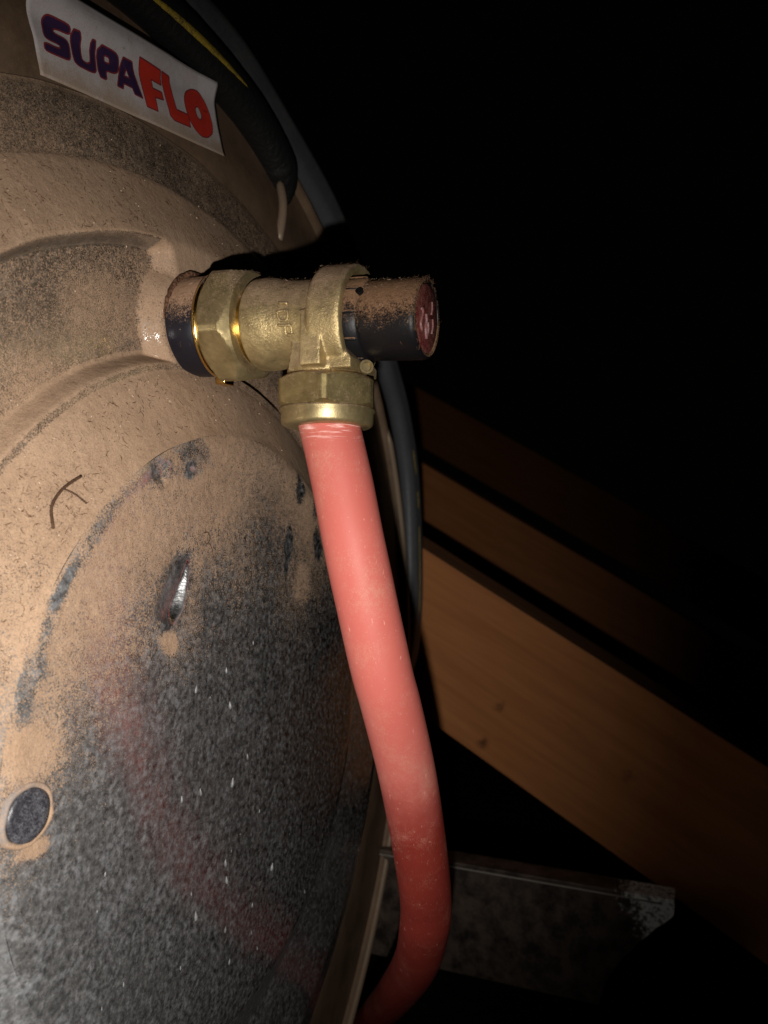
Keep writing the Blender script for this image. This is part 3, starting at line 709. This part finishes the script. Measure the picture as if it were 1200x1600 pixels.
# black cap
cap = mesh('cap', *lathe_geo(F0, E, [(.0580, .0100), (.0582, .0129), (.0590, .0132), (.0664, .0132), (.0669, .0127), (.0672, .0122), (.0676, .0124), (.0835, .0125), (.0848, .0122), (.0855, .0114), (.0853, .0107), (.0846, .0105), (.0844, .002)], 72, .006, 5), M_CAP, valve)
autosmooth(cap, 50)
# grip ribs round the cap's collar
for k in range(10):
    a = 2 * math.pi * k / 10 + .35; u, v = frame(E)
    p = ax(.0588) + (u * math.cos(a) + v * math.sin(a)) * .0131
    q = ax(.0665) + (u * math.cos(a) + v * math.sin(a)) * .0131
    mesh('grip_rib', *tube_geo([p, p.lerp(q, .1), p.lerp(q, .9), q], [.0003, .0006, .0006, .0003], 8), M_CAP, cap)
hp = V((.0972, -.0282, .1412))
t = NT('hole_black'); M_HOLE = t.done(t.bsdf((.006, .005, .005), .9, 0, .1))
mesh('locking_hole', *lathe_geo(hp, V((0, -.88, .47)), [(-.002, .0011), (.0006, .0012), (.0009, .0010), (.0003, .0003)], 16, .1), M_HOLE, cap)
badge = mesh('badge', *lathe_geo(F0, E, [(.0838, .0104), (.0850, .0104), (.0853, .0098), (.0852, .0004)], 60, .006, 2), M_BADGE, valve); autosmooth(badge, 50)
u, v = frame(E)      # u up, v sideways
def bad(px, pz): return ax(.0855) + V((0, 1, 0)) * px + u * pz
gs = []
for pts in ([(-.0066, .0012), (-.0056, .0018), (-.0050, .0004), (-.0058, -.0012), (-.0064, -.0032), (-.0048, -.0048)],
            [(-.0022, .0010), (-.0012, -.0010), (-.0018, -.0030), (-.0006, -.0062)], [(-.0006, -.0062), (.0008, -.0036), (.0000, -.0010)],
            [(.0028, .0060), (.0034, .0040), (.0028, .0020)], [(.0044, .0010), (.0050, -.0012), (.0042, -.0036)]):
    gs.append(tube_geo(spline([bad(*p) for p in pts], 4),   .00042 if pts[0][0] < .002 else .0003, 8))
mesh('printed_mark', *merge(*gs), M_PRINT, badge)
o = mesh('locking_screw', *lathe_geo((.0958, -.0195, .1200), (.6, -.8, .0), [(-.004, .0019), (.0008, .0024), (.0014, .0022), (.0014, .0015), (.0006, .0013), (.0006, .0002)], 28), M_SEAT, valve); autosmooth(o, 40)

# ------------------------------------------------------------------ red drain pipe
PP = [(.0800, -.0135, .1085), (.0813, -.0128, .1038), (.0862, -.0130, .0855), (.0908, -.0130, .0652), (.0944, -.0098, .0450), (.0975, -.0046, .0241), (.0990, -.0004, .0132),
      (.1004, .0113, -.0106), (.0998, .0258, -.0373), (.0969, .0449, -.0684), (.0927, .0566, -.0867), (.0800, .0847, -.1167), (.0537, .1347, -.1615), (.0145, .207, -.2230), (-.034, .287, -.294), (-.09, .37, -.37)]
pth = spline(PP, 10)
rad = [.00985 * (1 + .012 * nz(i * .1, 3, 0, 1.0)) for i in range(len(pth))]
pipe = empty('drain_pipe', V(PP[1]), 'salmon red drain pipe hanging from the brass valve and bending under the tank', 'pipe')
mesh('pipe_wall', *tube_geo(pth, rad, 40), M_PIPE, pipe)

# ------------------------------------------------------------------ debris
def disc_x(y, z):
    r = math.hypot(y, z); return surf(r, math.degrees(math.atan2(z, y)))
def lay(pts, rad, lift=.0004, n=7):
    return tube_geo(spline([V((disc_x(y, z) + lift, y, z)) for y, z in pts], 5), rad, n)
g1 = lay([(-.0845, .0690), (-.0838, .0745), (-.0806, .0787), (-.0775, .0811), (-.0740, .0832)], .00042, .0005)
g2 = lay([(-.0797, .0796), (-.0768, .0782), (-.0742, .0758)], .00022, .0003)
o = mesh('twig', *merge(g1, g2), M_TWIG); tag(o, 'dark forked twig lying on the dusty ring left of the dented disc', 'twig')
g1 = lay([(-.0251, .0681), (-.0226, .0683), (-.0215, .0662), (-.0232, .0645), (-.0242, .0652)], .00016, .0002)
g2 = lay([(-.0218, .0648), (-.0203, .0628), (-.0194, .0598)], .00016, .0002)
o = mesh('fibre', *merge(g1, g2), M_TWIG); tag(o, 'thin curled brown fibre stuck on the end disc above the dent', 'fibre')

gs, fm = [], []
def sliver(p, nrm, L, w, curl):
    nrm = nrm.normalized(); u, v = frame(nrm); a = random.uniform(0, 6.28); d = u * math.cos(a) + v * math.sin(a); s = nrm.cross(d); c = random.uniform(-curl, curl)
    pts = [p + d * (L * (q - .5)) + s * (c * L * (q - .5) ** 2 * 4) + nrm * (w * .8 + abs(q - .5) * L * random.uniform(-.02, .12)) for q in (0, .33, .66, 1)]
    return tube_geo(pts, [w * .5, w, w, w * .4], 4)
def ringp(r, ad):
    a = math.radians(ad); x = surf(r, ad); s = (surf(r + .0006, ad) - surf(r - .0006, ad)) / .0012
    return V((x, r * math.cos(a), r * math.sin(a))), V((1, -s * math.cos(a), -s * math.sin(a)))
for band, cnt in (((.1045, .1235, 70, 172), 1000), ((.1685, .1895, 78, 132), 800), ((.130, .166, 97, 140), 200), ((.190, .207, 78, 118), 60)):
    for _ in range(cnt):
        r = random.uniform(band[0], band[1]); ad = random.uniform(band[2], band[3])
        p, nn = ringp(r, ad)
        if nz(p.y, p.z, 0, 60) < -.12 and random.random() < .75: continue
        if random.random() < .06: g = sliver(p, nn, random.uniform(.0004, .0008), .00018, 0); k = 1
        else: g = sliver(p, nn, random.choice((.0004, .0006, .0009, .0013, .0020)) * random.uniform(.7, 1.3), random.uniform(.00005, .00012), .3); k = 0
        gs.append(g); fm += [k] * len(g[1])
for _ in range(90):
    y, z = random.uniform(-.09, .05), random.uniform(.03, .095)
    if math.hypot(y, z) > .1: continue
    g = sliver(V((disc_x(y, z), y, z)), V((1, 0, 0)), random.uniform(.0005, .0014), .00006, .6); gs.append(g); fm += [0] * len(g[1])
o = mesh('dust_debris', *merge(*gs), [M_DEB, M_DEBP], None, True, fm); o['kind'] = 'stuff'; tag(o, 'loose brown bits and fibres scattered over the dusty tank rings', 'debris')
# fluffy dust standing on top of the valve
gs, fm = [], []
def topfuzz(s0, s1, rf, cnt, spread=50):
    for _ in range(cnt):
        s = random.uniform(s0, s1); a = math.radians(random.gauss(0, spread)); u_, v_ = frame(E)
        nn = u_ * math.cos(a) + v_ * math.sin(a); g = sliver(ax(s) + nn * rf(s), nn + V((random.gauss(0, .5), random.gauss(0, .5), random.gauss(0, .3))), random.uniform(.0005, .0017), random.uniform(.00003, .00007), .8)
        gs.append(g); fm.extend([0 if random.random() < .9 else 1] * len(g[1]))
topfuzz(.002, .012, lambda s: .0170, 120); topfuzz(.013, .025, lambda s: .0180, 90, 35)
topfuzz(.027, .051, lambda s: lerp_tab([(.0265, .0148), (.031, .0152), (.037, .0143), (.047, .0138), (.051, .0143)], s), 220, 40)
topfuzz(.052, .063, lambda s: .0178, 110, 40); topfuzz(.066, .0855, lambda s: .0125, 330, 50)
for _ in range(70):       # ragged dust round the cap's end
    a = random.uniform(-2.6, .6); p = ax(.0853) + (u * math.cos(a) - v * math.sin(a)) * .0119
    g = sliver(p, E, random.uniform(.0008, .0024), .00010, .7); gs.append(g); fm += [0] * len(g[1])
o = mesh('dust_fluff', *merge(*gs), [M_FLUFF, M_DEBP], valve, True, fm); o['kind'] = 'stuff'

valve.location = valve.location + V((-.0008, .0040, .0006))
